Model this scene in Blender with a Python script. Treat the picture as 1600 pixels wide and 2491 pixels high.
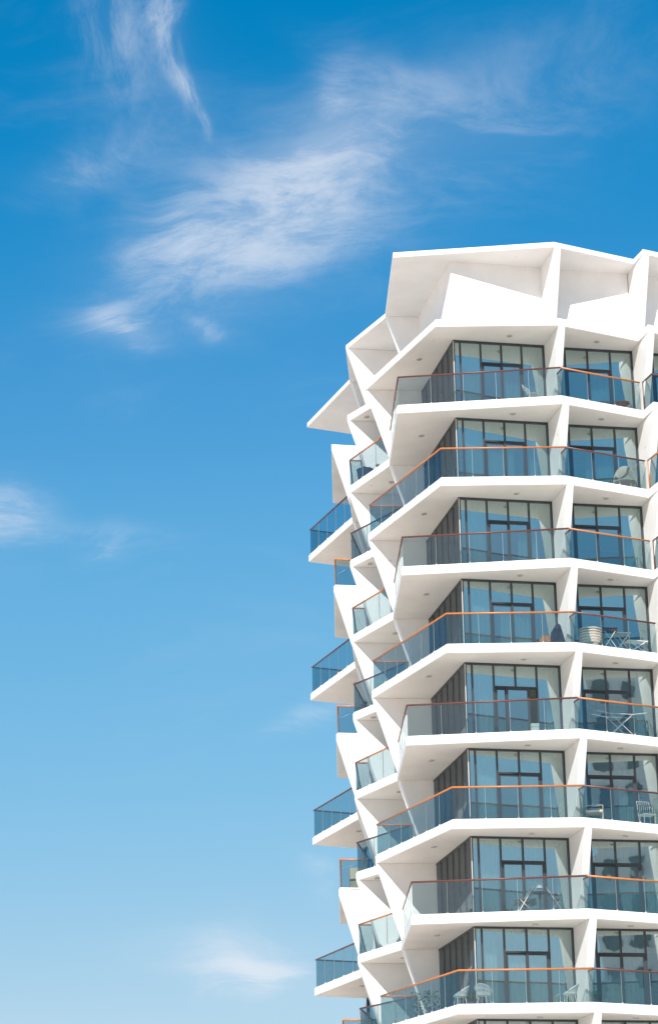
import bpy, bmesh, math, random
from mathutils import Matrix, Vector
random.seed(7)
sc = bpy.context.scene
for o in list(bpy.data.objects): bpy.data.objects.remove(o)

# ------------------------------------------------------------------ camera
TH, RO = math.radians(19.4925), math.radians(-0.9284)
r0 = Vector((1, 0, 0)); f0 = Vector((0, math.cos(TH), math.sin(TH))); u0 = Vector((0, -math.sin(TH), math.cos(TH)))
rt = r0 * math.cos(RO) + u0 * math.sin(RO); up = -r0 * math.sin(RO) + u0 * math.cos(RO)
cam = bpy.data.cameras.new('camera'); camo = bpy.data.objects.new('camera', cam); sc.collection.objects.link(camo)
camo.matrix_world = Matrix(((rt.x, up.x, -f0.x, 0), (rt.y, up.y, -f0.y, 0), (rt.z, up.z, -f0.z, 1.6), (0, 0, 0, 1)))
cam.sensor_fit = 'VERTICAL'; cam.sensor_height = 36; cam.lens = 36 * 5657.98 / 2491
cam.clip_start = 0.5; cam.clip_end = 8000
sc.camera = camo

# ------------------------------------------------------------------ light
SUN = Vector((-0.186, -0.781, 0.597)).normalized()
ELEV = math.asin(SUN.z); AZ = math.atan2(SUN.x, SUN.y)
EXPOSURE = 1.08
SKY_STRENGTH = 0.12
SUN_STRENGTH = 2.55
sun = bpy.data.lights.new('sun', 'SUN'); suno = bpy.data.objects.new('sun', sun); sc.collection.objects.link(suno)
sun.energy = SUN_STRENGTH; sun.angle = math.radians(0.53); sun.color = (1.0, 0.955, 0.89)
suno.rotation_euler = SUN.to_track_quat('Z', 'Y').to_euler(); suno.location = (-40, -150, 120)
sc.view_settings.view_transform = 'Standard'; sc.view_settings.look = 'None'
sc.view_settings.gamma = 1; sc.view_settings.exposure = EXPOSURE
sc.view_settings.use_curve_mapping = False

# ---- node helpers
class NT:
    def __init__(s, tree): s.t = tree; s.n = tree.nodes; s.n.clear()
    def new(s, kind, **kw):
        nd = s.n.new(kind)
        for k, v in kw.items(): setattr(nd, k, v)
        return nd
    def link(s, a, b): s.t.links.new(a, b)
    def put(s, sock, v):
        if isinstance(v, (int, float)): sock.default_value = v
        elif isinstance(v, (tuple, list)): sock.default_value = tuple(v) if len(v) == len(sock.default_value) else tuple(v) + (1,)
        else: s.link(v, sock)
    def m(s, op, a, b=None, c=None, clamp=False):
        nd = s.new('ShaderNodeMath', operation=op, use_clamp=clamp)
        for i, v in enumerate((a, b, c)):
            if v is not None: s.put(nd.inputs[i], v)
        return nd.outputs[0]
    def vm(s, op, a, b=None):
        nd = s.new('ShaderNodeVectorMath', operation=op)
        s.put(nd.inputs[0], a)
        if b is not None: s.put(nd.inputs[1], b)
        return nd.outputs['Value'] if op in ('DOT_PRODUCT', 'LENGTH') else nd.outputs[0]
    def noise(s, vec, scale, detail=4, rough=0.55, dist=0.0, lac=2.0):
        nd = s.new('ShaderNodeTexNoise')
        if vec is not None: s.link(vec, nd.inputs['Vector'])
        nd.inputs['Scale'].default_value = scale; nd.inputs['Detail'].default_value = detail
        nd.inputs['Roughness'].default_value = rough; nd.inputs['Distortion'].default_value = dist
        nd.inputs['Lacunarity'].default_value = lac
        return nd.outputs['Fac']
    def ramp(s, v, lo, hi, a=0.0, b=1.0, smooth=True):
        nd = s.new('ShaderNodeMapRange', interpolation_type='SMOOTHSTEP' if smooth else 'LINEAR')
        s.put(nd.inputs[0], v); nd.inputs[1].default_value = lo; nd.inputs[2].default_value = hi
        nd.inputs[3].default_value = a; nd.inputs[4].default_value = b
        return nd.outputs[0]
    def mix(s, f, a, b, mode='MIX'):
        nd = s.new('ShaderNodeMix', data_type='RGBA', blend_type=mode)
        s.put(nd.inputs[0], f); s.put(nd.inputs[6], a); s.put(nd.inputs[7], b)
        return nd.outputs[2]

# ---- world: clear sky with thin cirrus
w = bpy.data.worlds.new('World'); sc.world = w; w.use_nodes = True
N = NT(w.node_tree)
sky = N.new('ShaderNodeTexSky', sky_type='NISHITA', sun_disc=False, sun_elevation=ELEV, sun_rotation=AZ % (2 * math.pi),
            altitude=0, air_density=0.7, dust_density=0.3, ozone_density=1.0)
K = SKY_STRENGTH; G_ = 1 / (K * 2 ** EXPOSURE)           # the deep polarised blue of the photograph, one curve per channel for the whole sky
sc0 = N.new('ShaderNodeVectorMath', operation='SCALE'); N.link(sky.outputs[0], sc0.inputs[0]); sc0.inputs['Scale'].default_value = K
crv = N.new('ShaderNodeRGBCurve'); crv.mapping.use_clip = False; crv.mapping.extend = 'EXTRAPOLATED'
PTS = [[(0, 0), (.102, .002), (.147, .069), (.188, .135), (.258, .222), (.413, .423), (1, 1.02)],
       [(0, 0), (.171, .228), (.246, .342), (.305, .432), (.413, .523), (.631, .655), (1, .86)],
       [(0, 0), (.319, .546), (.44, .680), (.533, .745), (.68, .795), (.913, .83), (1, .85)]]
for cv, pts in zip(crv.mapping.curves, PTS):
    cv.points[0].location = pts[0]; cv.points[1].location = pts[-1]
    for p_ in pts[1:-1]: cv.points.new(*p_)
crv.mapping.update(); N.link(sc0.outputs[0], crv.inputs['Color'])
com = N.new('ShaderNodeVectorMath', operation='SCALE'); N.link(crv.outputs[0], com.inputs[0]); com.inputs['Scale'].default_value = G_
tc = N.new('ShaderNodeTexCoord'); D = tc.outputs['Generated']
def direc(px, py):           # direction of a cloud in the sky, from azimuth (deg right of north) and elevation (deg)
    a, e = math.radians(px), math.radians(py)
    return (math.sin(a) * math.cos(e), math.cos(a) * math.cos(e), math.sin(e))
def wispy(rot, scale, freq, seed, dist=1.2, detail=8, rough=0.62):
    mp = N.new('ShaderNodeMapping', vector_type='POINT'); N.link(D, mp.inputs['Vector'])
    mp.inputs['Rotation'].default_value = (0, math.radians(rot), 0)
    mp.inputs['Scale'].default_value = scale; mp.inputs['Location'].default_value = (seed, seed * .37, -seed * .61)
    return N.noise(mp.outputs[0], freq, detail, rough, dist)
def blob(az, el, ra, rb, rot, soft=1.0):   # soft elliptical patch of sky around a direction, long axis tilted by rot
    c = Vector(direc(az, el))
    e1 = Vector((c.y, -c.x, 0)).normalized(); e2 = e1.cross(c).normalized()
    if e2.z < 0: e2 = -e2
    ca, sa = math.cos(math.radians(rot)), math.sin(math.radians(rot))
    l = e1 * ca + e2 * sa; s = -e1 * sa + e2 * ca
    x = N.vm('DOT_PRODUCT', D, tuple(l / math.radians(ra))); y = N.vm('DOT_PRODUCT', D, tuple(s / math.radians(rb)))
    return N.m('EXPONENT', N.m('MULTIPLY', N.m('MULTIPLY_ADD', x, x, N.m('MULTIPLY', y, y)), -soft))
CLOUDS = [  # azimuth, elevation, long radius, short radius, tilt, strength, streak set
    (-2.3, 26.6, 2.9, 1.35, 26, .52, 0), (-4.0, 26.1, 1.2, .8, 22, .26, 0), (.5, 28.0, 2.2, 1.1, 36, .42, 0), (-.6, 27.7, 1.4, .9, 36, .20, 0), (-.8, 25.8, 1.9, .7, 12, .34, 0),
    (.3, 29.6, 1.3, .6, 60, .26, 0), (2.2, 30.2, 1.6, .5, -30, .13, 3), (4.0, 28.6, 3.4, 1.7, 20, .17, 3), (-.6, 26.9, 3.8, 1.9, 26, .16, 3), (-5.0, 29.4, 2.2, 1.6, 70, .08, 3),
    (-4.15, 31.4, .9, .36, 96, .46, 1), (-3.95, 29.95, .65, .28, 108, .38, 1), (-3.4, 29.15, .5, .22, 122, .20, 1), (-5.4, 31.2, 1.5, 1.0, 80, .22, 1),
    (-6.2, 24.5, .95, .5, -4, .38, 0), (-5.3, 24.0, .85, .34, -26, .40, 0), (-2.7, 23.8, .8, .32, -12, .24, 0), (-6.9, 28.1, 1.6, .5, 12, .18, 3), (-1.6, 24.2, 2.6, .6, 6, .12, 3),
    (-8.8, 19.4, .9, .8, -40, .45, 2), (-6.4, 18.8, 1.9, .4, -6, .14, 2), (-6.2, 18.3, .6, .2, 6, .30, 2), (-1.9, 7.95, 1.7, .42, -4, .95, 2), (-2.4, 8.6, 2.4, .55, 0, .28, 3), (-.8, 14.1, 1.0, .4, 35, .20, 2),
    (-.2, 10.2, .7, .4, -50, .22, 2)]
def warp(amount, freq, det=5):
    nd = N.new('ShaderNodeTexNoise'); N.link(D, nd.inputs['Vector']); nd.inputs['Scale'].default_value = freq; nd.inputs['Detail'].default_value = det
    v = N.vm('SUBTRACT', nd.outputs['Color'], (.5, .5, .5)); sc_ = N.new('ShaderNodeVectorMath', operation='SCALE'); N.link(v, sc_.inputs[0]); sc_.inputs['Scale'].default_value = amount
    return N.vm('ADD', D, sc_.outputs[0])
D0 = D; D = warp(.055, 7, 3)
sets = [wispy(-35, (.50, 1, 1.5), 28, 1.3, .5, 8, .68), wispy(10, (1.7, 1, .6), 28, 4.1, .5, 7, .68), wispy(6, (.45, 1, 1.6), 28, 8.7, .5, 7, .66), wispy(-30, (.5, 1, 1.4), 20, 3.3, .5, 7, .68)]
wide = N.m('MULTIPLY', N.ramp(wispy(-30, (.5, 1, 1.6), 6, 6.2, .6, 7, .62), .50, .85), .17)
D = warp(.022, 14, 4)
tot = wide; front = N.ramp(N.vm('DOT_PRODUCT', D0, direc(-2, 22)), .3, .6)
for k in range(4):
    F = None
    for az, el, ra, rb, rot, st, kk in CLOUDS:
        if kk == k:
            F = N.m('MULTIPLY', blob(az, el, ra, rb, rot), st) if F is None else N.m('MULTIPLY_ADD', blob(az, el, ra, rb, rot), st, F)
    F = N.m('MULTIPLY', F, front)
    tx = N.ramp(N.m('ADD', sets[k], N.m('MULTIPLY', F, .12)), .43, .70)
    tot = N.m('ADD', tot, N.m('MULTIPLY', F, N.m('ADD', N.m('MULTIPLY', tx, 1.0 if k in (0, 3) else 1.2), .30 if k in (0, 3) else .15)))
D = D0
mask = N.m('MULTIPLY', N.m('SUBTRACT', 1.0, N.m('POWER', 2.718, N.m('MULTIPLY', tot, -1.35))), .93)
cloudcol = (.80 * G_, .85 * G_, .93 * G_, 1)
colr = N.mix(mask, com.outputs[0], cloudcol)
bg = N.new('ShaderNodeBackground'); N.link(colr, bg.inputs['Color']); bg.inputs['Strength'].default_value = SKY_STRENGTH
w.cycles.sampling_method = 'MANUAL'; w.cycles.sample_map_resolution = 256
wo = N.new('ShaderNodeOutputWorld'); N.link(bg.outputs[0], wo.inputs['Surface'])

# ------------------------------------------------------------------ materials
def mat(name):
    m = bpy.data.materials.new(name); m.use_nodes = True
    return m, NT(m.node_tree)
def finish(n, sh): o = n.new('ShaderNodeOutputMaterial'); n.link(sh, o.inputs['Surface'])
def paint(name, col, rough=.6, var=.04, scale=1.5, metal=0, bump=0, spec=.4, stain=None):
    m, n = mat(name); p = n.new('ShaderNodeBsdfPrincipled')
    geo = n.new('ShaderNodeNewGeometry'); pos = geo.outputs['Position']
    f = n.noise(pos, scale, 6, .6)
    c = n.mix(n.ramp(f, .3, .7), tuple(x * (1 - var) for x in col), tuple(min(1, x * (1 + var * .6)) for x in col))
    if stain:
        mp = n.new('ShaderNodeMapping'); n.link(pos, mp.inputs['Vector']); mp.inputs['Scale'].default_value = (2.2, 2.2, .5)
        g = n.noise(mp.outputs[0], 1.3, 8, .68, .5)
        c = n.mix(n.m('MULTIPLY', n.ramp(g, .60, .80), stain), c, (.50, .44, .37, 1))
        mp2 = n.new('ShaderNodeMapping'); n.link(pos, mp2.inputs['Vector']); mp2.inputs['Scale'].default_value = (3.5, 3.5, 7)
        g2 = n.noise(mp2.outputs[0], .55, 2, .5)
        c = n.mix(n.m('MULTIPLY', n.ramp(g2, .735, .76), .35), c, (.62, .38, .24, 1))
    n.link(c, p.inputs['Base Color']); p.inputs['Roughness'].default_value = rough; p.inputs['Metallic'].default_value = metal
    p.inputs['Specular IOR Level'].default_value = spec
    if bump:
        b = n.new('ShaderNodeBump'); b.inputs['Strength'].default_value = bump; b.inputs['Distance'].default_value = .01
        n.link(n.noise(pos, 18, 5, .6), b.inputs['Height']); n.link(b.outputs[0], p.inputs['Normal'])
    finish(n, p.outputs[0]); return m
def glass(name, tint, refl, rcol=(1, 1, 1), wave=0.0, edge=.6):
    m, n = mat(name)
    tr = n.new('ShaderNodeBsdfTransparent'); tr.inputs[0].default_value = tint + (1,)
    gl = n.new('ShaderNodeBsdfGlossy'); gl.inputs['Roughness'].default_value = 0.004; gl.inputs['Color'].default_value = rcol + (1,)
    gg = n.new('ShaderNodeNewGeometry')
    cosv = n.m('ABSOLUTE', n.vm('DOT_PRODUCT', gg.outputs['True Normal'], gg.outputs['Incoming']))
    fres = n.m('ADD', n.m('MULTIPLY', n.m('POWER', n.m('SUBTRACT', 1.0, cosv, clamp=True), 5.0), edge), .04)
    if wave:
        geo = n.new('ShaderNodeNewGeometry'); oi = n.new('ShaderNodeObjectInfo')
        h = n.noise(geo.outputs['Position'], 1.1, 2, .4)
        b = n.new('ShaderNodeBump'); b.inputs['Strength'].default_value = wave; b.inputs['Distance'].default_value = .1
        n.link(h, b.inputs['Height']); n.link(b.outputs[0], gl.inputs['Normal'])
    fac = n.m('ADD', n.m('MULTIPLY', fres, 1 - refl), refl, clamp=True)
    mx = n.new('ShaderNodeMixShader'); n.link(fac, mx.inputs[0]); n.link(tr.outputs[0], mx.inputs[1]); n.link(gl.outputs[0], mx.inputs[2])
    finish(n, mx.outputs[0]); return m
def cloth(name, col, trans=.5, sheer=.0):
    m, n = mat(name); d = n.new('ShaderNodeBsdfDiffuse'); d.inputs[0].default_value = col + (1,)
    t = n.new('ShaderNodeBsdfTranslucent'); t.inputs[0].default_value = col + (1,)
    mx = n.new('ShaderNodeMixShader'); mx.inputs[0].default_value = trans; n.link(d.outputs[0], mx.inputs[1]); n.link(t.outputs[0], mx.inputs[2])
    out = mx.outputs[0]
    if sheer:
        tp = n.new('ShaderNodeBsdfTransparent'); m2 = n.new('ShaderNodeMixShader'); m2.inputs[0].default_value = sheer
        n.link(out, m2.inputs[1]); n.link(tp.outputs[0], m2.inputs[2]); out = m2.outputs[0]
    finish(n, out); return m

M = {}
M['white'] = paint('white_render', (.88, .865, .85), .75, .045, .8, bump=.12, stain=.16, spec=.25)
M['soffit'] = M['white']
M['frame'] = paint('dark_grey_aluminium', (.045, .052, .060), .38, .05, 6, spec=.5)
M['trim'] = paint('pale_aluminium', (.62, .62, .60), .35, .03, 6)
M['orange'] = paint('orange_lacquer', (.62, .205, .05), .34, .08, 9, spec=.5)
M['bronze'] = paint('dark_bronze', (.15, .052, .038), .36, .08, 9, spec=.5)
M['steel'] = paint('grey_metal', (.58, .57, .55), .45, .05, 8, metal=.1)
M['lens'] = paint('lamp_recess', (.42, .39, .36), .5, .05, 8)
M['joint'] = paint('glass_edge_seal', (.24, .29, .30), .35, .02, 8)
M['glass'] = glass('window_glass', (.75, .87, .87), .335, (.90, 1, 1), wave=.02)
M['rail_glass'] = glass('tinted_balustrade_glass', (.745, .81, .82), .025, (.9, .97, 1))
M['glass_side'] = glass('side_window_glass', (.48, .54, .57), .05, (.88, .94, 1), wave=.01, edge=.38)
M['curtain'] = cloth('sheer_curtain', (.84, .90, .89), .5, .12)
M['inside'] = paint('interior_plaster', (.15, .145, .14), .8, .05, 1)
M['floor'] = paint('interior_floor', (.30, .24, .18), .6, .1, 2)
M['ground'] = paint('pale_paving', (.82, .67, .53), .85, .12, .12)
M['white_plastic'] = paint('white_plastic', (.80, .80, .78), .45, .03, 5)
M['black'] = paint('black_metal', (.035, .036, .04), .4, .1, 9)
M['charcoal'] = paint('charcoal_weave', (.12, .125, .13), .7, .15, 14)
M['navy'] = paint('navy_canvas', (.030, .030, .075), .8, .15, 9)
M['peach'] = paint('peach_canvas', (.62, .27, .14), .8, .1, 9)
M['wicker'] = paint('grey_wicker', (.44, .43, .38), .8, .25, 20)
M['sand'] = paint('beige_canvas', (.52, .47, .39), .85, .08, 8)
M['leaf'] = paint('leaf_green', (.075, .135, .045), .55, .35, 9)
M['pot'] = paint('slate_pot', (.13, .12, .16), .6, .1, 6)
M['deck'] = paint('travertine_tiles', (.86, .70, .56), .6, .06, 3)
M['membrane'] = paint('roof_membrane', (.42, .40, .38), .8, .08, 2)
M['wood'] = paint('warm_wood', (.36, .16, .075), .55, .2, 12)
M['block_wall'] = paint('pale_block_wall', (.82, .80, .77), .8, .08, .3)
M['block_dark'] = paint('grey_block_wall', (.20, .22, .23), .7, .1, .3)
M['block_glass'] = paint('block_window', (.16, .20, .22), .15, .1, .5)

# ------------------------------------------------------------------ mesh helpers
def link(o, parent=None):
    sc.collection.objects.link(o)
    if parent is not None: o.parent = parent
    return o
def obj(name, verts, faces, m, parent=None, bevel=0, smooth=False):
    me = bpy.data.meshes.new(name); me.from_pydata([tuple(v) for v in verts], [], faces)
    bm = bmesh.new(); bm.from_mesh(me); bmesh.ops.recalc_face_normals(bm, faces=bm.faces[:])
    if bevel:
        es = [e for e in bm.edges if len(e.link_faces) == 2 and e.calc_face_angle(0) > .5]
        bmesh.ops.bevel(bm, geom=es, offset=bevel, segments=1, affect='EDGES', clamp_overlap=True)
    if smooth:
        for f in bm.faces: f.smooth = True
    bm.to_mesh(me); bm.free()
    me.materials.append(M[m]); return link(bpy.data.objects.new(name, me), parent)
class B:            # collects shapes into one mesh
    def __init__(s): s.v = []; s.f = []
    def raw(s, v, f):
        k = len(s.v); s.v += [tuple(a) for a in v]; s.f += [tuple(i + k for i in q) for q in f]; return s
    def box(s, o, ex, ey, ez):          # corner and three edge vectors
        o, ex, ey, ez = map(Vector, (o, ex, ey, ez))
        v = [o, o + ex, o + ex + ey, o + ey]; v += [a + ez for a in v]
        return s.raw(v, [(0, 3, 2, 1), (4, 5, 6, 7), (0, 1, 5, 4), (1, 2, 6, 5), (2, 3, 7, 6), (3, 0, 4, 7)])
    def cbox(s, c, sx, sy, sz): return s.box((c[0] - sx / 2, c[1] - sy / 2, c[2]), (sx, 0, 0), (0, sy, 0), (0, 0, sz))
    def prism(s, poly, z0, z1):
        n = len(poly)
        v = [(x, y, z0) for x, y in poly] + [(x, y, z1) for x, y in poly]
        return s.raw(v, [tuple(range(n))[::-1], tuple(range(n, 2 * n))] + [(i, (i + 1) % n, (i + 1) % n + n, i + n) for i in range(n)])
    def tube(s, pts, r, n=8, closed=False):
        pts = [Vector(p) for p in pts]; rings = []
        for i, p in enumerate(pts):
            a = pts[i - 1] if i or closed else None; b = pts[(i + 1) % len(pts)] if i < len(pts) - 1 or closed else None
            d1 = (p - a).normalized() if a is not None else None; d2 = (b - p).normalized() if b is not None else None
            t = (d1 + d2).normalized() if d1 is not None and d2 is not None else (d1 or d2)
            ref = d2 if d2 is not None else d1
            k = 1 / max(.35, t.dot(ref))
            upv = Vector((0, 0, 1)) if abs(t.z) < .95 else Vector((0, 1, 0))
            sx = t.cross(upv).normalized(); sy = sx.cross(t).normalized()
            rings.append([p + sx * (math.cos(2 * math.pi * j / n) * r * (k if d1 is not None and d2 is not None else 1)) + sy * math.sin(2 * math.pi * j / n) * r for j in range(n)])
        v = [q for rg in rings for q in rg]; f = []
        m = len(pts)
        for i in range(m if closed else m - 1):
            for j in range(n):
                i2 = (i + 1) % m; f.append((i * n + j, i * n + (j + 1) % n, i2 * n + (j + 1) % n, i2 * n + j))
        if not closed: f += [tuple(range(n))[::-1], tuple(range((m - 1) * n, m * n))]
        return s.raw(v, f)
    def lathe(s, prof, c=(0, 0, 0), n=20):
        v = []; f = []; m = len(prof)
        for r, z in prof: v += [(c[0] + r * math.cos(2 * math.pi * j / n), c[1] + r * math.sin(2 * math.pi * j / n), c[2] + z) for j in range(n)]
        for i in range(m - 1):
            for j in range(n): f.append((i * n + j, i * n + (j + 1) % n, (i + 1) * n + (j + 1) % n, (i + 1) * n + j))
        f += [tuple(range(n))[::-1], tuple(range((m - 1) * n, m * n))]
        return s.raw(v, f)
    def build(s, name, m, parent=None, bevel=0, smooth=False): return obj(name, s.v, s.f, m, parent, bevel, smooth)
def thing(name, label, cat, loc=(0, 0, 0), rz=0, group=None):
    o = bpy.data.objects.new(name, None); o.empty_display_size = .3; link(o); o.location = loc; o.rotation_euler = (0, 0, math.radians(rz))
    tag(o, label, cat, group); return o
def tag(o, label=None, cat=None, group=None, kind=None):
    if label: o['label'] = label
    if cat: o['category'] = cat
    if group: o['group'] = group
    if kind: o['kind'] = kind
    return o
V2 = lambda p: Vector((p[0], p[1]))

# ------------------------------------------------------------------ setting
g = B().raw([(-3000, -3000, 0), (3000, -3000, 0), (3000, 3000, 0), (-3000, 3000, 0)], [(0, 1, 2, 3)]).build('ground', 'ground')
tag(g, kind='structure')

# ------------------------------------------------------------------ the tower
H = 3.2; TK = .313; Z0 = 35.849 + 1.6; HR = 3.27; TR = .227
ZB = lambda k: Z0 + HR if k < 0 else Z0 - H * k          # underside of slab k (-1 is the roof)
ZT = lambda k: Z0 + HR + TR if k < 0 else Z0 - H * k + TK
LAST = 10
P0 = (8.777, 80.56); P1 = (2.624, 81.261); P1b = (4.134, 80.512); P2 = (2.425, 86.912); P2b = (1.519, 86.78); P2c = (2.83, 86.97)
P3 = (.82, 90.098); P4 = (1.0, 93.75); P4c = (1.35, 93.66); P5 = (-.941, 98.907); P5b = (.152, 93.414); P6b = (.18, 100.05); P6 = (2.3, 100.36); P6c = (2.3, 100.81)
Q1 = (11.99, 82.186); Q2 = (12.251, 81.306)
SX, SY = 3.474, .746
R1 = (Q1[0] + SX, Q1[1] + SY); R2 = (Q2[0] + SX, Q2[1] + SY); T1 = (R1[0] + SX, R1[1] + SY); T2 = (R2[0] + SX, R2[1] + SY)
VR = (8.37, 82.47); W = (4.83, 81.80); VL = (3.77, 87.0)
XR = (11.84, 83.18); X2 = (XR[0] + 3.46, XR[1] + .68); X3 = (X2[0] + 3.46, X2[1] + .68)
F3i = (3.55, 90.52); F4i = (3.35, 94.0); W2 = (1.30, 99.80); F5i = (3.4, 101.2)
BACK = [(25, 86.5), (31.5, 91.5), (33.5, 99), (31, 107), (24, 112), (14, 112.5), (7, 109), (3.6, 104.2)]
BACKC = [(24, 89), (29.5, 93), (31, 99), (28.5, 105.5), (23, 109.5), (14.5, 110), (8.5, 107), (4.8, 103.6)]
OUT = {0: [P0, Q1, Q2, R1, R2, T1] + BACK + [P6, P5, P4, P3, P2, P1],
       1: [P0, Q1, Q2, R1, R2, T1] + BACK + [P6c, P6b, P5b, P4c, P3, P2c, P2b, P1b]}
typ = lambda k: 0 if k % 2 else 1         # odd slabs (and the roof, -1) carry outline 0
tower = thing('apartment_tower', 'tall white faceted apartment tower with zigzag balconies, slanted fins and glass balustrades', 'tower', (0, 0, 0))

for k in range(-1, LAST + 1):
    B().prism(OUT[typ(k)], ZB(k), ZT(k)).build('roof_slab' if k < 0 else 'floor_slab', 'white', tower, bevel=.018)

def shrink(poly, d):
    n = len(poly); out = []
    for i in range(n):
        a, p, b = V2(poly[i - 1]), V2(poly[i]), V2(poly[(i + 1) % n])
        d1 = (p - a).normalized(); d2 = (b - p).normalized(); n1 = Vector((-d1.y, d1.x)); n2 = Vector((-d2.y, d2.x))
        m_ = (n1 + n2).normalized(); q = p + m_ * (d / max(.45, m_.dot(n1))); out.append((q.x, q.y))
    return out
for k in range(0, LAST + 1):
    B().prism(shrink(OUT[typ(k)], .13), ZT(k) - .05, ZT(k) + .008).build('deck_finish', 'deck' if k else 'membrane', tower)

def fin(outer, inner, k, inset, tvec, zb=None, deep=0):
    o, i, t = V2(outer), V2(inner), V2(tvec)
    d = (i - o).normalized(); zt = ZB(k); zb = ZT(k + 1) if zb is None else zb
    i2 = i + d * .12
    a = [(o.x, o.y, zt), (i2.x, i2.y, zt), (i2.x, i2.y, zb), (o.x + d.x * inset, o.y + d.y * inset, zb)]
    v = a + [(x + t.x, y + t.y, z) for x, y, z in a]
    obj('fin', v, [(0, 1, 2, 3), (7, 6, 5, 4), (0, 4, 5, 1), (1, 5, 6, 2), (2, 6, 7, 3), (3, 7, 4, 0)], 'white', tower, bevel=.012)
e = (V2(Q1) - V2(P0)).normalized() * .30
def unit(a, b): return (V2(b) - V2(a)).normalized()
for k in range(-1, LAST):
    A = typ(k) == 0
    fin(P0, VR, k, 1.12, e); fin(Q2, XR, k, 1.12, e); fin(R2, X2, k, 1.12, e)
    nf = unit(P1 if A else P1b, P2 if A else P2b) * -.2
    fin(P2 if A else P2b, VL, k, .92, (.10, -.16))
    fin(P3, F3i, k, .95, (.09, -.16))
    fin(P4 if A else P5b, F4i, k, .90, (.08, -.16))
    fin((2.9, 101.0), (4.2, 101.4), k, .8, (.05, -.2))

# ---- glazing
class Wall:
    def __init__(s, a, b, zt, zb):
        s.a = V2(a); s.L = (V2(b) - s.a).length; s.d = unit(a, b); s.n = Vector((s.d.y, -s.d.x)); s.zt = zt; s.zb = zb
        if s.n.y > .3 or s.n.x > .5: s.n = -s.n
    def box(s, bb, u0, u1, z0, z1, d0, d1):
        o = s.a + s.d * u0 + s.n * d0
        bb.box((o.x, o.y, z0), tuple(s.d * (u1 - u0)) + (0,), tuple(s.n * (d1 - d0)) + (0,), (0, 0, z1 - z0))
    def sheet(s, u0, u1, z0, z1, depth, amp, per, seed, flare=0):
        rnd = random.Random(seed); ph = rnd.random() * 6; n = max(16, int((u1 - u0) / .035)); v = []; f = []
        for i in range(n + 1):
            u = u0 + (u1 - u0) * i / n; ww = math.sin(ph + u / per * 6.28 + 1.3 * math.sin(u * 3.1 + ph))
            for z, am in ((z1, .55), (z0, 1.0)):
                p = s.a + s.d * u + s.n * (depth + amp * am * ww); v.append((p.x, p.y, z))
        f = [(2 * i, 2 * i + 2, 2 * i + 3, 2 * i + 1) for i in range(n)]
        return v, f
def glazed_bay(a, b, k, fr, door=None, tran=.85, leaves=None, trim=False, out=.06, gm='glass'):
    wl = Wall(a, b, ZB(k), ZT(k + 1)); L = wl.L; bb = B(); zt, zb = wl.zt, wl.zb; ft = .075
    us = [x * L for x in fr]
    if door: i0, i1 = door; zd = zt - tran
    wl.box(bb, 0, L, zt - .07, zt + .02, -.06, out - .005); 
    for i, u in enumerate(us):
        wd = .055 if 0 < i < len(us) - 1 else .065
        lo = zd - .002 if door and i0 < i < i1 else zb
        x0 = u - wd / 2 if 0 < i < len(us) - 1 else (u if i == 0 else u - wd)
        wl.box(bb, x0, x0 + wd, lo, zt - .07, -.075, out)
    if door: wl.box(bb, us[i0] + .0275, us[i1] - .0275, zd - .06, zd, -.07, .058)
    sills = [(us[i], us[i + 1]) for i in range(len(us) - 1) if not (door and i0 <= i < i1)]
    for x0, x1 in sills: wl.box(bb, x0 + .033, x1 - .033, zb, zb + .06, -.06, .05)
    win = bb.build('window', 'frame', tower)
    for i in range(len(us) - 1):
        up_ = door and i0 <= i < i1
        p = B(); wl.box(p, us[i] + .024, us[i + 1] - .024, zd - .01 if up_ else zb + .05, zt - .06, -.012, .0)
        p.build('pane', gm, win)
    if door:
        lv = leaves or [(us[i0] + .03, us[i0] + (us[i1] - us[i0]) * .5 + .04), (us[i0] + (us[i1] - us[i0]) * .5 - .04, us[i1] - .03)]
        for j, (x0, x1) in enumerate(lv):
            q = B(); dd = (-.045, .0) if j == 0 else (.004, .048); z1 = zd - .062; s_ = .085
            wl.box(q, x0, x0 + s_, zb + .01, z1, *dd); wl.box(q, x1 - s_, x1, zb + .01, z1, *dd)
            wl.box(q, x0 + s_, x1 - s_, z1 - .075, z1, *dd); wl.box(q, x0 + s_, x1 - s_, zb + .01, zb + .10, *dd)
            q.build('door_leaf', 'frame', win)
            q = B(); m_ = (dd[0] + dd[1]) / 2; wl.box(q, x0 + s_ - .01, x1 - s_ + .01, zb + .09, z1 - .065, m_ - .006, m_ + .006); q.build('pane', 'glass', win)
        wl.box(q2 := B(), us[i0] + .03, us[i1] - .03, zb, zb + .012, -.07, .05); q2.build('threshold', 'frame', win)
    if trim:
        q = B(); wl.box(q, -.015, .015, zb, zt - .07, .062, .085); q.build('corner_trim', 'trim', win)
    return wl
FR = [0, .077, .30, .526, .749, 1.0]
ORD = ['first', 'second', 'third', 'fourth', 'fifth', 'sixth', 'seventh', 'eighth', 'ninth', 'tenth']
curtains = {0: [(.08, .30), (.58, .74), (.78, .95)], 1: [(.08, .30), (.31, .64), (.80, .9)], 2: [(.10, .29), (.64, .74), (.76, .86)], 3: [(.08, .31), (.42, .74)], 4: [(.16, .30), (.31, .37), (.86, .98)],
            5: [(.08, .30), (.52, .74), (.77, .92)], 6: [(.08, .29), (.31, .72), (.88, .98)], 7: [(.08, .24), (.31, .54), (.56, .92)], 8: [(.1, .5)]}
SPOT = ['beside the glazed corner', 'behind the sliding door', 'beside the leaning fin']
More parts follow.
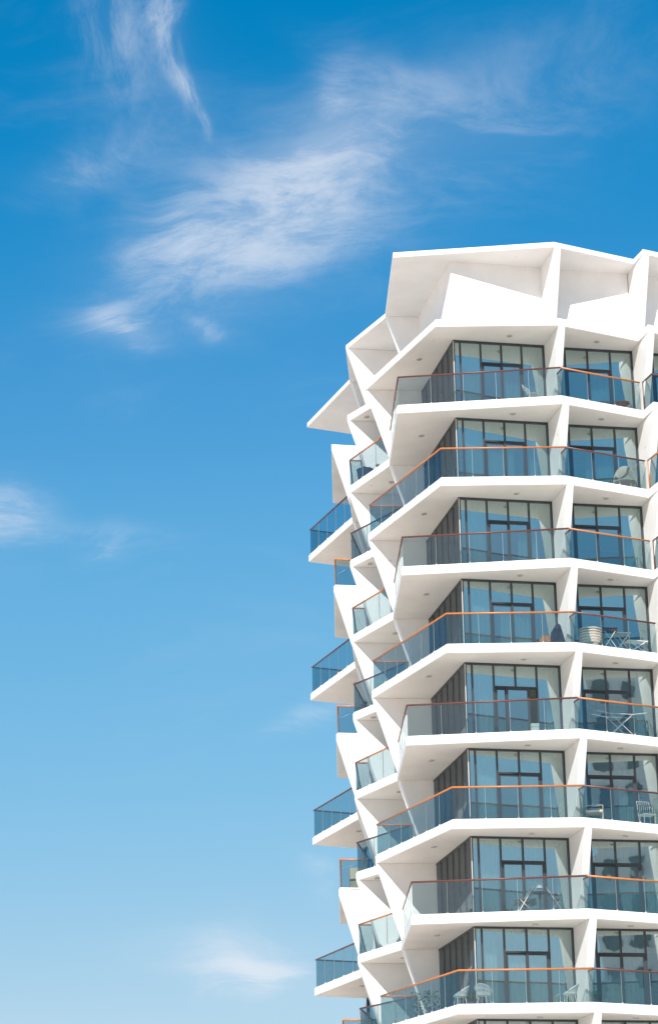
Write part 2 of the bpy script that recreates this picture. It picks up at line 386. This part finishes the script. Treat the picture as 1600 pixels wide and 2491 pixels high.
rcur = {0: [(.44, .76)], 1: [(.38, .80)], 2: [(.76, .97)], 3: [(.05, .16)], 4: [(.74, .9)], 5: [(.55, .76)], 6: [(.14, .95)], 7: [(.12, .70)], 8: []}
XL = V2(VR) + V2(e) + V2(unit(VR, XR)) * 0.0
for k in range(0, LAST):
    lv = None
    LL = (V2(VR) - V2(W)).length
    if k == 4: lv = [(.31 * LL, .435 * LL), (.42 * LL, .665 * LL)]
    wl = glazed_bay(W, VR, k, FR, (2, 4), .85, lv, trim=True)
    for j, (u0, u1) in enumerate(curtains.get(k, [])):
        v, f = wl.sheet(u0 * wl.L, u1 * wl.L, wl.zb + .03, wl.zt - .06, -.30, .05, .17, k * 7 + j)
        c = obj('curtain', v, f, 'curtain', smooth=True)
        tag(c, 'pale sheer curtain %s, wide corner window, %s storey from roof' % (SPOT[j], ORD[k]), 'curtain', 'curtains in the windows')
    glazed_bay(VL, W, k, [i / 6 for i in range(7)], out=.012, gm='glass_side')
    wr = glazed_bay(XL, XR, k, [0, .155, .46, .775, 1.0] if False else [0, .17, .445, .725, 1.0], (1, 3), .85)
    for j, (u0, u1) in enumerate(rcur.get(k, [])):
        v, f = wr.sheet(u0 * wr.L, u1 * wr.L, wr.zb + .03, wr.zt - .06, -.28, .05, .16, 90 + k * 7 + j)
        c = obj('curtain', v, f, 'curtain', smooth=True)
        tag(c, 'pale sheer curtain in the narrow window between fins, %s storey from roof' % ORD[k], 'curtain', 'curtains in the windows')
    glazed_bay(V2(XR) + V2(e), X2, k, [0, .17, .445, .725, 1.0], (1, 3), .85)
    glazed_bay(V2(X2) + V2(e), X3, k, [0, .17, .445, .725, 1.0], (1, 3), .85)
    glazed_bay(F3i, VL, k, [0, .33, .67, 1]); glazed_bay(F4i, F3i, k, [0, .33, .67, 1]); glazed_bay(W2, F4i, k, [i / 6 for i in range(7)])
    glazed_bay(F5i, W2, k, [0, .5, 1])
    # plain walls round the hidden side and the lift core inside
    pts = [X3] + BACKC + [F5i]; bb = B()
    for a, b in zip(pts, pts[1:]):
        wl = Wall(a, b, ZB(k), ZT(k + 1)); wl.box(bb, 0, wl.L, wl.zb, wl.zt, -.1, .1)
    bb.build('rear_wall', 'white', tower)
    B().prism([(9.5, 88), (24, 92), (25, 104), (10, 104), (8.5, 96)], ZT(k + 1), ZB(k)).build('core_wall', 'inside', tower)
# blank wall under the roof
k = -1; zt, zb = ZB(-1), ZT(0)
ring = [(8.75, 82.47), (4.84, 81.68), (3.75, 86.9), F3i, F4i, W2, F5i]
for a, b in zip(ring, ring[1:]):
    bb = B(); wl = Wall(a, b, zt, zb); wl.box(bb, 0, wl.L, zb, zt, -.15, 0); bb.build('parapet_wall', 'white', tower)
for a, b in (((8.57, 82.49), (11.84, 83.08)), ((12.1, 83.2), (15.3, 83.76)), ((15.6, 83.9), (18.8, 84.5))):
    bb = B(); wl = Wall(a, b, zt, zb); wl.box(bb, 0, wl.L, zb, zt, -.15, 0); bb.build('parapet_wall', 'white', tower)
# ground storey
POD = [VR, XR, X2, X3] + BACKC + [F5i, W2, F4i, F3i, VL, W]
B().prism(POD, -.02, ZB(LAST)).build('base_wall', 'white', tower)

# ---- balustrades
def inset_line(pts, d):
    out = []
    for i, p in enumerate(pts):
        n1 = n2 = None
        if i: q = unit(pts[i - 1], p); n1 = Vector((q.y, -q.x))
        if i < len(pts) - 1: q = unit(p, pts[i + 1]); n2 = Vector((q.y, -q.x))
        if n1 is None: n = n2
        elif n2 is None: n = n1
        else:
            n = (n1 + n2).normalized(); n = n / max(.3, n.dot(n1))
        out.append(V2(p) + n * d)
    return out
def balustrade(pts, j, col, inset=.07, post=None, h=1.19):
    z = ZT(j); pl = inset_line(pts, inset) if inset else [V2(p) for p in pts]
    bb = B()
    for a, b in zip(pl, pl[1:]):
        d = unit(a, b); n = Vector((d.y, -d.x)) * .05
        bb.box((a.x - n.x / 2, a.y - n.y / 2, z - .01), tuple(b - a) + (0,), tuple(n) + (0,), (0, 0, .055))
    root = bb.build('balustrade', 'white', tower)
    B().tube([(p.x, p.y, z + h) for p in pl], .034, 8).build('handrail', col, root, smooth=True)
    for a, b in zip(pl, pl[1:]):
        L = (b - a).length; d = unit(a, b); n = Vector((d.y, -d.x)) * .012; cnt = max(1, round(L / 1.12)); st = L / cnt
        for i in range(cnt):
            o = a + d * (i * st + .012) - n / 2
            B().box((o.x, o.y, z + .03), tuple(d * (st - .024)) + (0,), tuple(n) + (0,), (0, 0, h - .05)).build('glass_panel', 'rail_glass', root)
            if i:
                o = a + d * (i * st - .005) - n * .9
                B().box((o.x, o.y, z + .045), tuple(d * .010) + (0,), tuple(n * 1.8) + (0,), (0, 0, h - .08)).build('panel_joint', 'joint', root)
                o = a + d * (i * st - .012) - n * 2.5
                B().box((o.x, o.y, z + .04), tuple(d * .024) + (0,), tuple(n * 5) + (0,), (0, 0, .045)).build('panel_clamp', 'white_plastic', root)
    if post is not None:
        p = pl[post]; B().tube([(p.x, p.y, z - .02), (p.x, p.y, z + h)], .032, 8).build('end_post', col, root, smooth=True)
def toward(a, b, L): p = V2(a) + unit(a, b) * L; return (p.x, p.y)
for j in range(1, LAST + 1):
    if typ(j) == 0:
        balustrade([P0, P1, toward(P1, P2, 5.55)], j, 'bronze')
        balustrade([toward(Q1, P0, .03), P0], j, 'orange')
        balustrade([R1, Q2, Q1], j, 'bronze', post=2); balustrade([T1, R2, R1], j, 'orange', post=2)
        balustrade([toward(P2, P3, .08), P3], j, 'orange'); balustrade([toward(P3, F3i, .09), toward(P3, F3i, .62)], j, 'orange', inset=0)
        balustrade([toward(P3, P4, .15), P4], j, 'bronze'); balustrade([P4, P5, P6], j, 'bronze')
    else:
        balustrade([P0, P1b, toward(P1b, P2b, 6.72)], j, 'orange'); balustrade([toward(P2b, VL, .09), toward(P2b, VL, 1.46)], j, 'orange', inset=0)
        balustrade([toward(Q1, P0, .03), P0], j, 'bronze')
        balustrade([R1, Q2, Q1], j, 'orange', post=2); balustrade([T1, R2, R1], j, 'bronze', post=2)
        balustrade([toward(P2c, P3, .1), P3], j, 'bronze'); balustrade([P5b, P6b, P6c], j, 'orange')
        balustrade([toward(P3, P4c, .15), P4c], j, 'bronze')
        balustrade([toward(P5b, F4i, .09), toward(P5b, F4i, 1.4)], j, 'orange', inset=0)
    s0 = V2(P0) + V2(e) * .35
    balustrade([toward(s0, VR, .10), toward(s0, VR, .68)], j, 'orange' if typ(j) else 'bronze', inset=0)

# ---- round ceiling lamps
LP = {0: [(6.98, 81.45), (10.38, 82.13), (3.6, 83.57), (2.54, 88.7), (1.02, 96.05), (13.85, 82.9)],
      1: [(6.98, 81.45), (10.38, 82.13), (3.6, 83.57), (1.62, 89.52), (1.1, 96.9), (13.85, 82.9)]}
lm = None
for k in range(0, LAST):
    for x, y in LP[typ(k)]:
        if lm is None:
            lm = B().lathe([(.115, 0), (.115, -.03), (.10, -.04), (.085, -.04), (.08, -.012)], n=16).build('ceiling_lamp', 'steel', tower)
            ll = B().lathe([(.078, -.02), (.06, -.03)], n=16).build('lens', 'lens', lm); o = lm
        else:
            o = lm.copy(); link(o, tower); c = ll.copy(); link(c, o)
        o.location = (x, y, ZB(k) + .004)

# ------------------------------------------------------------------ things on the balconies
def tub_chair(label, x, y, j, rz, group=None):
    t = thing('woven_chair', label, 'chair', (x, y, ZT(j)), rz, group)
    B().lathe([(.0, .37), (.22, .37), (.25, .39), (.25, .41), (.21, .42), (0, .42)], n=18).build('seat', 'white_plastic', t)
    for a in (45, 135, 225, 315):
        c, s = math.cos(math.radians(a)), math.sin(math.radians(a))
        B().tube([(.19 * c, .19 * s, .38), (.27 * c, .27 * s, 0)], .016, 6).build('leg', 'white_plastic', t)
    top = []; bot = []
    for i in range(25):                               # rim drops from the back to the arm tips
        a = math.radians(-40 + 260 * i / 24); hgt = .58 + .17 * math.sin(a) if True else 0
        top.append((.30 * math.cos(a), .27 * math.sin(a) + .05, hgt)); bot.append((.22 * math.cos(a), .22 * math.sin(a), .40))
    bb = B().tube(top, .017, 6)
    for i in range(0, 24):
        bb.tube([bot[i], top[i + 1]], .009, 4); bb.tube([bot[i + 1], top[i]], .009, 4)
    mid = [tuple((Vector(p) + Vector(q)) / 2) for p, q in zip(top, bot)]; bb.tube(mid, .012, 5)
    bb.build('backrest', 'white_plastic', t); return t
tub_chair('white woven tub chair facing inward, alone near the glazed corner of the bottom balcony', 5.06, 81.05, 8, 150, 'white woven chairs')
tub_chair('white woven tub chair at the angled end of the bottom balcony, leftmost of three', 4.25, 81.25, 8, -75, 'white woven chairs')
tub_chair('white woven tub chair beside the slanted fin on the bottom balcony', 8.02, 81.15, 8, -80, 'white woven chairs')

def leaf_clump(bb, c, n, r, h, wd, seed, arch=.5, up=.25):
    rnd = random.Random(seed)
    for _ in range(n):
        a = rnd.random() * 6.283; ln = r * rnd.uniform(.5, 1); hh = h * rnd.uniform(.45, 1); wv = wd * rnd.uniform(.6, 1.2)
        d = Vector((math.cos(a), math.sin(a), 0)); s = Vector((-d.y, d.x, 0)) * wv
        o = Vector(c); p1 = o + d * ln * .45 + Vector((0, 0, hh * .75)); p2 = o + d * ln + Vector((0, 0, hh * (1 - arch * rnd.random())))
        bb.raw([o - s * .4, o + s * .4, p1 + s, p1 - s, p2], [(0, 1, 2, 3), (3, 2, 4)])
def bushy(bb, c, r, h, n, sz, seed):
    rnd = random.Random(seed)
    for _ in range(n):
        q = Vector((rnd.gauss(0, r * .45), rnd.gauss(0, r * .45), rnd.uniform(0, h))) + Vector(c)
        a = Vector((rnd.uniform(-1, 1), rnd.uniform(-1, 1), rnd.uniform(-.3, 1))).normalized(); b = a.cross(Vector((rnd.uniform(-1, 1), rnd.uniform(-1, 1), .3))).normalized()
        s = sz * rnd.uniform(.6, 1.3)
        bb.raw([q - b * s * .35, q + a * s * .5, q + b * s * .35, q - a * s * .5], [(0, 1, 2, 3)])
def potted(label, x, y, j, pr, ph, kind, seed, h=.5, potmat='pot', name='potted_plant'):
    t = thing(name, label, 'plant', (x, y, ZT(j)), 0)
    B().lathe([(pr * .72, 0), (pr * .98, ph * .9), (pr, ph), (pr * .9, ph), (pr * .86, ph * .9), (0, ph * .88)], n=18).build('pot', potmat, t)
    bb = B()
    if kind == 'blade': leaf_clump(bb, (0, 0, ph * .85), 26, .30, h, .018, seed)
    else:
        bb.tube([(0, 0, ph * .8), (.02, 0, ph + h * .4), (-.02, .02, ph + h * .8)], .012, 5); bushy(bb, (0, 0, ph), .32, h, 170, .085, seed)
    bb.build('foliage', 'leaf', t); return t
potted('squat slate pot with short spiky plant on the upper narrow balcony', 1.52, 89.75, 1, .36, .62, 'blade', 3, .28)
potted('low spiky plant in a small pot behind the post of the upper narrow balcony', 2.05, 88.95, 1, .16, .30, 'blade', 5, .42)
potted('small wiry plant at the inner end of the upper narrow balcony', 2.6, 88.2, 1, .12, .45, 'blade', 8, .45)
potted('bushy green plant behind the angled glass of the bottom balcony', 2.95, 84.9, 8, .17, .3, 'bush', 11, .75)
potted('small green shrub nearer the glazed corner behind the angled glass of the bottom balcony', 3.35, 83.5, 8, .15, .3, 'bush', 12, .6)
potted('spiky plant between two woven chairs on the bottom balcony', 4.62, 81.2, 8, .14, .2, 'blade', 15, .42)
potted('feathery pale plant beside the fin on the bottom right balcony', 8.95, 81.6, 8, .15, .2, 'blade', 17, .55)
t = thing('bamboo_canes', 'thin upright canes in a pot on the lowest far-left balcony', 'plant', (1.1, 94.4, ZT(8)), 0)
B().lathe([(.14, 0), (.19, .32), (.2, .34), (.17, .34), (0, .3)], n=16).build('pot', 'pot', t)
for dx, hh in ((-.12, 1.75), (.03, 1.95), (.1, 1.6)): B().tube([(dx * .3, 0, .3), (dx * 1.6, .02, hh)], .014, 5).build('cane', 'wood', t)

def folding_chair(label, x, y, j, rz, m='charcoal', group=None):
    t = thing('folding_chair', label, 'chair', (x, y, ZT(j)), rz, group)
    B().box((-.19, -.19, .44), (.38, 0, 0), (0, .36, .02), (0, 0, .025)).build('seat', m, t)
    B().box((-.19, .25, .62), (.38, 0, 0), (0, .06, .24), (0, .02, 0)).build('backrest', m, t)
    for s in (-.2, .2):
        B().tube([(s, -.24, 0), (s, .32, .88)], .012, 6).build('leg', 'steel', t); B().tube([(s * .9, .28, 0), (s * .9, -.18, .46)], .012, 6).build('leg', 'steel', t)
    return t
folding_chair('grey folding chair left of the lamp table on the seventh balcony down', 6.55, 81.05, 7, -78, group='folding chairs by the lamp table')
folding_chair('grey folding chair right of the lamp table on the seventh balcony down', 7.72, 81.2, 7, 82, group='folding chairs by the lamp table')
t = thing('bistro_table', 'small round dark table carrying a white lamp', 'table', (7.14, 81.15, ZT(7)), 0)
B().lathe([(.0, .70), (.30, .70), (.31, .715), (.30, .735), (0, .735)], n=20).build('table_top', 'charcoal', t)
B().lathe([(.05, .02), (.035, .35), (.05, .70)], n=12).build('column', 'charcoal', t); B().lathe([(.22, 0), (.22, .015), (.06, .03)], n=16).build('base', 'charcoal', t)
t = thing('table_lamp', 'little white lamp with tapered shade standing on the round table', 'lamp', (7.14, 81.15, ZT(7) + .735), 0)
B().lathe([(.07, 0), (.07, .012), (.014, .02), (.012, .14)], n=14).build('lamp_stand', 'white_plastic', t)
B().lathe([(.125, .13), (.085, .29), (.08, .30), (.0, .30)], n=18).build('lamp_shade', 'white_plastic', t)

# fourth balcony, right: basket, grill, side table, slatted table
t = thing('wicker_basket', 'large round grey wicker basket at the fin end of a right balcony', 'basket', (9.42, 81.35, ZT(4)), 0)
B().lathe([(.30, 0), (.40, .22), (.43, .45), (.42, .66), (.37, .74), (.34, .74), (.36, .6), (.33, .05), (0, .05)], n=24).build('body', 'wicker', t, smooth=True)
for i in range(7):
    z = .08 + i * .1; r = .335 + .11 * math.sin(min(1, z / .62) * 1.45)
    B().tube([(r * math.cos(a * .2618) * (1 + .015 * (-1) ** a), r * math.sin(a * .2618) * (1 + .015 * (-1) ** a), z) for a in range(24)], .022, 5, True).build('woven_band', 'wicker', t, smooth=True)
t = thing('tabletop_grill', 'black tabletop grill on thin crossed legs beside the wicker basket', 'grill', (10.12, 81.5, ZT(4)), 8)
B().box((-.28, -.17, .66), (.56, 0, 0), (0, .34, 0), (0, 0, .10)).build('fire_box', 'black', t, bevel=.02); B().box((-.3, -.19, .76), (.6, 0, 0), (0, .38, 0), (0, 0, .03)).build('lid', 'black', t)
for s in (-1, 1): B().tube([(-.24, .15 * s, 0), (.2, .15 * s, .66)], .012, 6).build('leg', 'steel', t); B().tube([(.24, .15 * s, 0), (-.2, .15 * s, .66)], .012, 6).build('leg', 'steel', t)
def x_table(label, x, y, j, rz, m, wd, dp, hh, slats):
    t = thing('folding_table', label, 'table', (x, y, ZT(j)), rz)
    if slats:
        for i in range(slats): B().box((-wd / 2, -dp / 2 + dp * i / slats, hh), (wd, 0, 0), (0, dp / slats * .7, 0), (0, 0, .018)).build('slat', m, t)
    else: B().box((-wd / 2, -dp / 2, hh), (wd, 0, 0), (0, dp, 0), (0, 0, .018)).build('table_top', m, t)
    for s in (-1, 1):
        B().tube([(-wd * .42, dp * .4 * s, 0), (wd * .42, dp * .4 * s, hh)], .013, 6).build('leg', m, t); B().tube([(wd * .42, dp * .36 * s, 0), (-wd * .42, dp * .36 * s, hh)], .013, 6).build('leg', m, t)
    return t
x_table('pale folding table with crossed legs next to the black grill', 10.62, 81.95, 4, 12, 'trim', .62, .45, .70, 0)
x_table('low white slatted folding table at the outer end of the basket balcony', 11.15, 82.1, 4, 14, 'white_plastic', .80, .5, .42, 7)
t = thing('folded_lounger_pad', 'navy folded lounger pad propped on edge beside the fin', 'cushion', (8.22, 81.25, ZT(4)), 8)
B().raw([(-.30, -.05, 0), (.34, -.05, 0), (.14, .02, .92), (.0, .02, .98), (-.22, .0, .62), (-.30, .10, 0), (.34, .10, 0), (.14, .10, .92), (.0, .10, .98), (-.22, .09, .62)],
        [(0, 1, 2, 3, 4), (9, 8, 7, 6, 5), (0, 5, 6, 1), (1, 6, 7, 2), (2, 7, 8, 3), (3, 8, 9, 4), (4, 9, 5, 0)]).build('pad', 'navy', t, bevel=.025)
B().tube([(-.12, -.08, .02), (.06, -.08, .9)], .02, 6).build('strap', 'navy', t)
t = thing('peach_floor_cushion', 'peach floor cushion against the navy pad', 'cushion', (7.76, 81.2, ZT(4)), 10)
B().raw([(-.20, -.10, 0), (.20, -.10, 0), (.21, -.05, .48), (-.10, -.04, .50), (-.22, -.06, .26), (-.20, .08, 0), (.20, .08, 0), (.21, .06, .48), (-.10, .06, .50), (-.22, .07, .26)],
        [(0, 1, 2, 3, 4), (9, 8, 7, 6, 5), (0, 5, 6, 1), (1, 6, 7, 2), (2, 7, 8, 3), (3, 8, 9, 4), (4, 9, 5, 0)]).build('cushion', 'peach', t, bevel=.04)
B().tube([(-.2, -.02, .27), (-.09, -.02, .51), (.21, -.02, .49)], .012, 5).build('piping', 'peach', t)

# drying rack
t = thing('drying_rack', 'white wire clothes drying rack with spread wings and crossed legs', 'drying rack', (10.35, 81.72, ZT(5)), 14)
for y in (-.27, .27):
    B().tube([(-.95, y, .86), (-.45, y, .78), (.45, y, .78), (.95, y, .86)], .010, 5).build('side_rail', 'trim', t)
for s, y in ((-1, -.25), (1, -.22), (-1, .22), (1, .25)): B().tube([(-.42 * s, y, 0), (.42 * s, y, .78)], .011, 5).build('leg', 'trim', t)
for i in range(11): x = -.9 + .18 * i; z = .78 + (max(0, abs(x) - .45) * .16); B().tube([(x, -.27, z), (x, .27, z)], .006, 4).build('wire', 'trim', t)
# white crate by the open door
t = thing('white_crate', 'small white crate with a dark label band by the open door', 'crate', (7.24, 81.2, ZT(5)), 5)
B().cbox((0, 0, 0), .28, .24, .36).build('body', 'white_plastic', t, bevel=.01); B().cbox((0, -.001, .24), .284, .246, .05).build('label_band', 'steel', t); B().cbox((0, 0, .36), .30, .26, .03).build('lid', 'white_plastic', t, bevel=.006)
# lounge chair
t = thing('lounge_chair', 'beige high-backed lounge chair at the fin end of the sixth right balcony', 'chair', (9.12, 81.2, ZT(6)), 0)
B().raw([(-.34, -.26, .30), (-.20, -.26, .28), (-.26, -.26, .92), (-.40, -.26, .98), (-.34, .26, .30), (-.20, .26, .28), (-.26, .26, .92), (-.40, .26, .98)],
        [(0, 1, 2, 3), (7, 6, 5, 4), (0, 4, 5, 1), (1, 5, 6, 2), (2, 6, 7, 3), (3, 7, 4, 0)]).build('backrest', 'sand', t, bevel=.03)
B().box((-.26, -.27, .25), (.62, 0, .04), (0, .54, 0), (0, 0, .11)).build('seat', 'sand', t, bevel=.03)
for s in (-.3, .3):
    B().tube([(-.32, s, 0), (-.26, s, .52), (.36, s, .54), (.34, s, 0)], .018, 6).build('arm_frame', 'sand', t)
B().tube([(-.3, -.3, .2), (-.3, .3, .2)], .016, 6).build('crossbar', 'sand', t)
t = thing('wire_chair', 'pale wire-framed chair at the outer end of the sixth right balcony', 'chair', (11.2, 82.25, ZT(6)), 20)
B().box((-.24, -.22, .42), (.48, 0, 0), (0, .44, 0), (0, 0, .03)).build('seat', 'white_plastic', t)
bb = B().tube([(-.24, .2, .43), (-.24, .28, .98), (.24, .28, .98), (.24, .2, .43)], .014, 6)
for i in range(5): bb.tube([(-.16 + .08 * i, .21, .43), (-.16 + .08 * i, .28, .98)], .006, 4)
bb.build('backrest', 'white_plastic', t)
for x in (-.22, .22):
    for y in (-.2, .2): B().tube([(x, y, .42), (x, y, 0)], .013, 6).build('leg', 'white_plastic', t)
# round shell chair on the second balcony
t = thing('shell_chair', 'large round-backed pale green shell chair at the end of the second right balcony', 'chair', (11.15, 82.3, ZT(2)), -15)
v = []; f = []; nn = 14
for i in range(nn + 1):
    a = math.pi * i / nn
    for r, yy in ((.42, .0), (.30, .16), (.0, .24)): v.append((r * math.cos(a), yy, .34 + .66 * (r / .42) * math.sin(a)))
for i in range(nn):
    for q in range(2): f.append((i * 3 + q, i * 3 + 3 + q, i * 3 + 4 + q, i * 3 + 1 + q))
sh = obj('backrest', v, f, 'sand', t, smooth=True); sm = sh.modifiers.new('thick', 'SOLIDIFY'); sm.thickness = .04
B().lathe([(0, .30), (.38, .30), (.42, .34), (.38, .40), (0, .40)], n=20).build('seat', 'sand', t)
B().tube([(.42 * math.cos(math.pi * i / 16), .0, .34 + .66 * math.sin(math.pi * i / 16)) for i in range(17)], .022, 6).build('rim', 'steel', t)
for a in (40, 140, 220, 320): c, s = math.cos(math.radians(a)), math.sin(math.radians(a)); B().tube([(.28 * c, .28 * s, .32), (.36 * c, .36 * s, 0)], .014, 6).build('leg', 'steel', t)
# low wooden bench and little stool behind the glass of the first balcony
t = thing('low_stool', 'low reddish wooden stool behind the glass of the topmost right balcony', 'stool', (11.25, 82.35, ZT(1)), 15)
B().lathe([(0, .36), (.26, .36), (.28, .38), (.26, .41), (0, .41)], n=18).build('seat', 'wood', t)
for a in (45, 135, 225, 315): c, s = math.cos(math.radians(a)), math.sin(math.radians(a)); B().tube([(.18 * c, .18 * s, .36), (.25 * c, .25 * s, 0)], .018, 6).build('leg', 'wood', t)
folding_chair('pale folding chair folded up near the fin on the topmost front balcony', 7.75, 81.5, 1, 60, 'trim')
# white storage cabinet with a grey handle plate on the far left balcony
t = thing('storage_cabinet', 'plain pale storage cabinet with a small grey plate on a far-left balcony', 'cabinet', (1.05, 94.6, ZT(6)), 3)
B().cbox((0, 0, 0), .9, .45, 1.02).build('body', 'sand', t, bevel=.01)
B().cbox((-.05, -.235, .36), .10, .02, .08).build('latch_plate', 'steel', t); B().tube([(.03, -.25, .36), (.03, -.25, .45), (.09, -.25, .45), (.09, -.25, .36)], .012, 5).build('handle', 'black', t)
t = thing('pink_stool', 'small pink stool behind the dark glass of a far-left balcony', 'stool', (.35, 97.2, ZT(3)), 10)
B().lathe([(0, .42), (.17, .42), (.18, .44), (.17, .46), (0, .46)], n=16).build('seat', 'peach', t)
for a in (45, 135, 225, 315): c, s = math.cos(math.radians(a)), math.sin(math.radians(a)); B().tube([(.12 * c, .12 * s, .42), (.17 * c, .17 * s, 0)], .014, 5).build('leg', 'peach', t)

# ------------------------------------------------------------------ blocks across the street, mirrored in the lower windows
def block(label, x0, y0, wd, dp, hh, wm, rz, nx, nz):
    t = thing('street_block', label, 'building', (x0, y0, 0), rz)
    B().cbox((0, 0, 0), wd, dp, hh).build('wall', wm, t); B().cbox((0, 0, hh), wd + .6, dp + .6, .8).build('parapet', wm, t)
    me = None
    for i in range(nx):
        for q in range(nz):
            x = -wd / 2 + wd * (i + .5) / nx; z = 3 + (hh - 4) * (q + .3) / nz
            if me is None: o = B().cbox((0, 0, 0), wd / nx * .5, .3, (hh - 4) / nz * .5).build('window', 'block_glass', t); me = o
            else: o = me.copy(); link(o, t)
            o.location = (x, dp / 2 + .05, z)
block('pale tower block mirrored in the lower right-hand windows', 76.6, -23.6, 24, 18, 57, 'block_wall', 28, 10, 17)
block('grey glassy block mirrored beside the pale tower block in the lowest right-hand windows', 100.8, -10.6, 26, 18, 50, 'block_dark', 28, 12, 16)
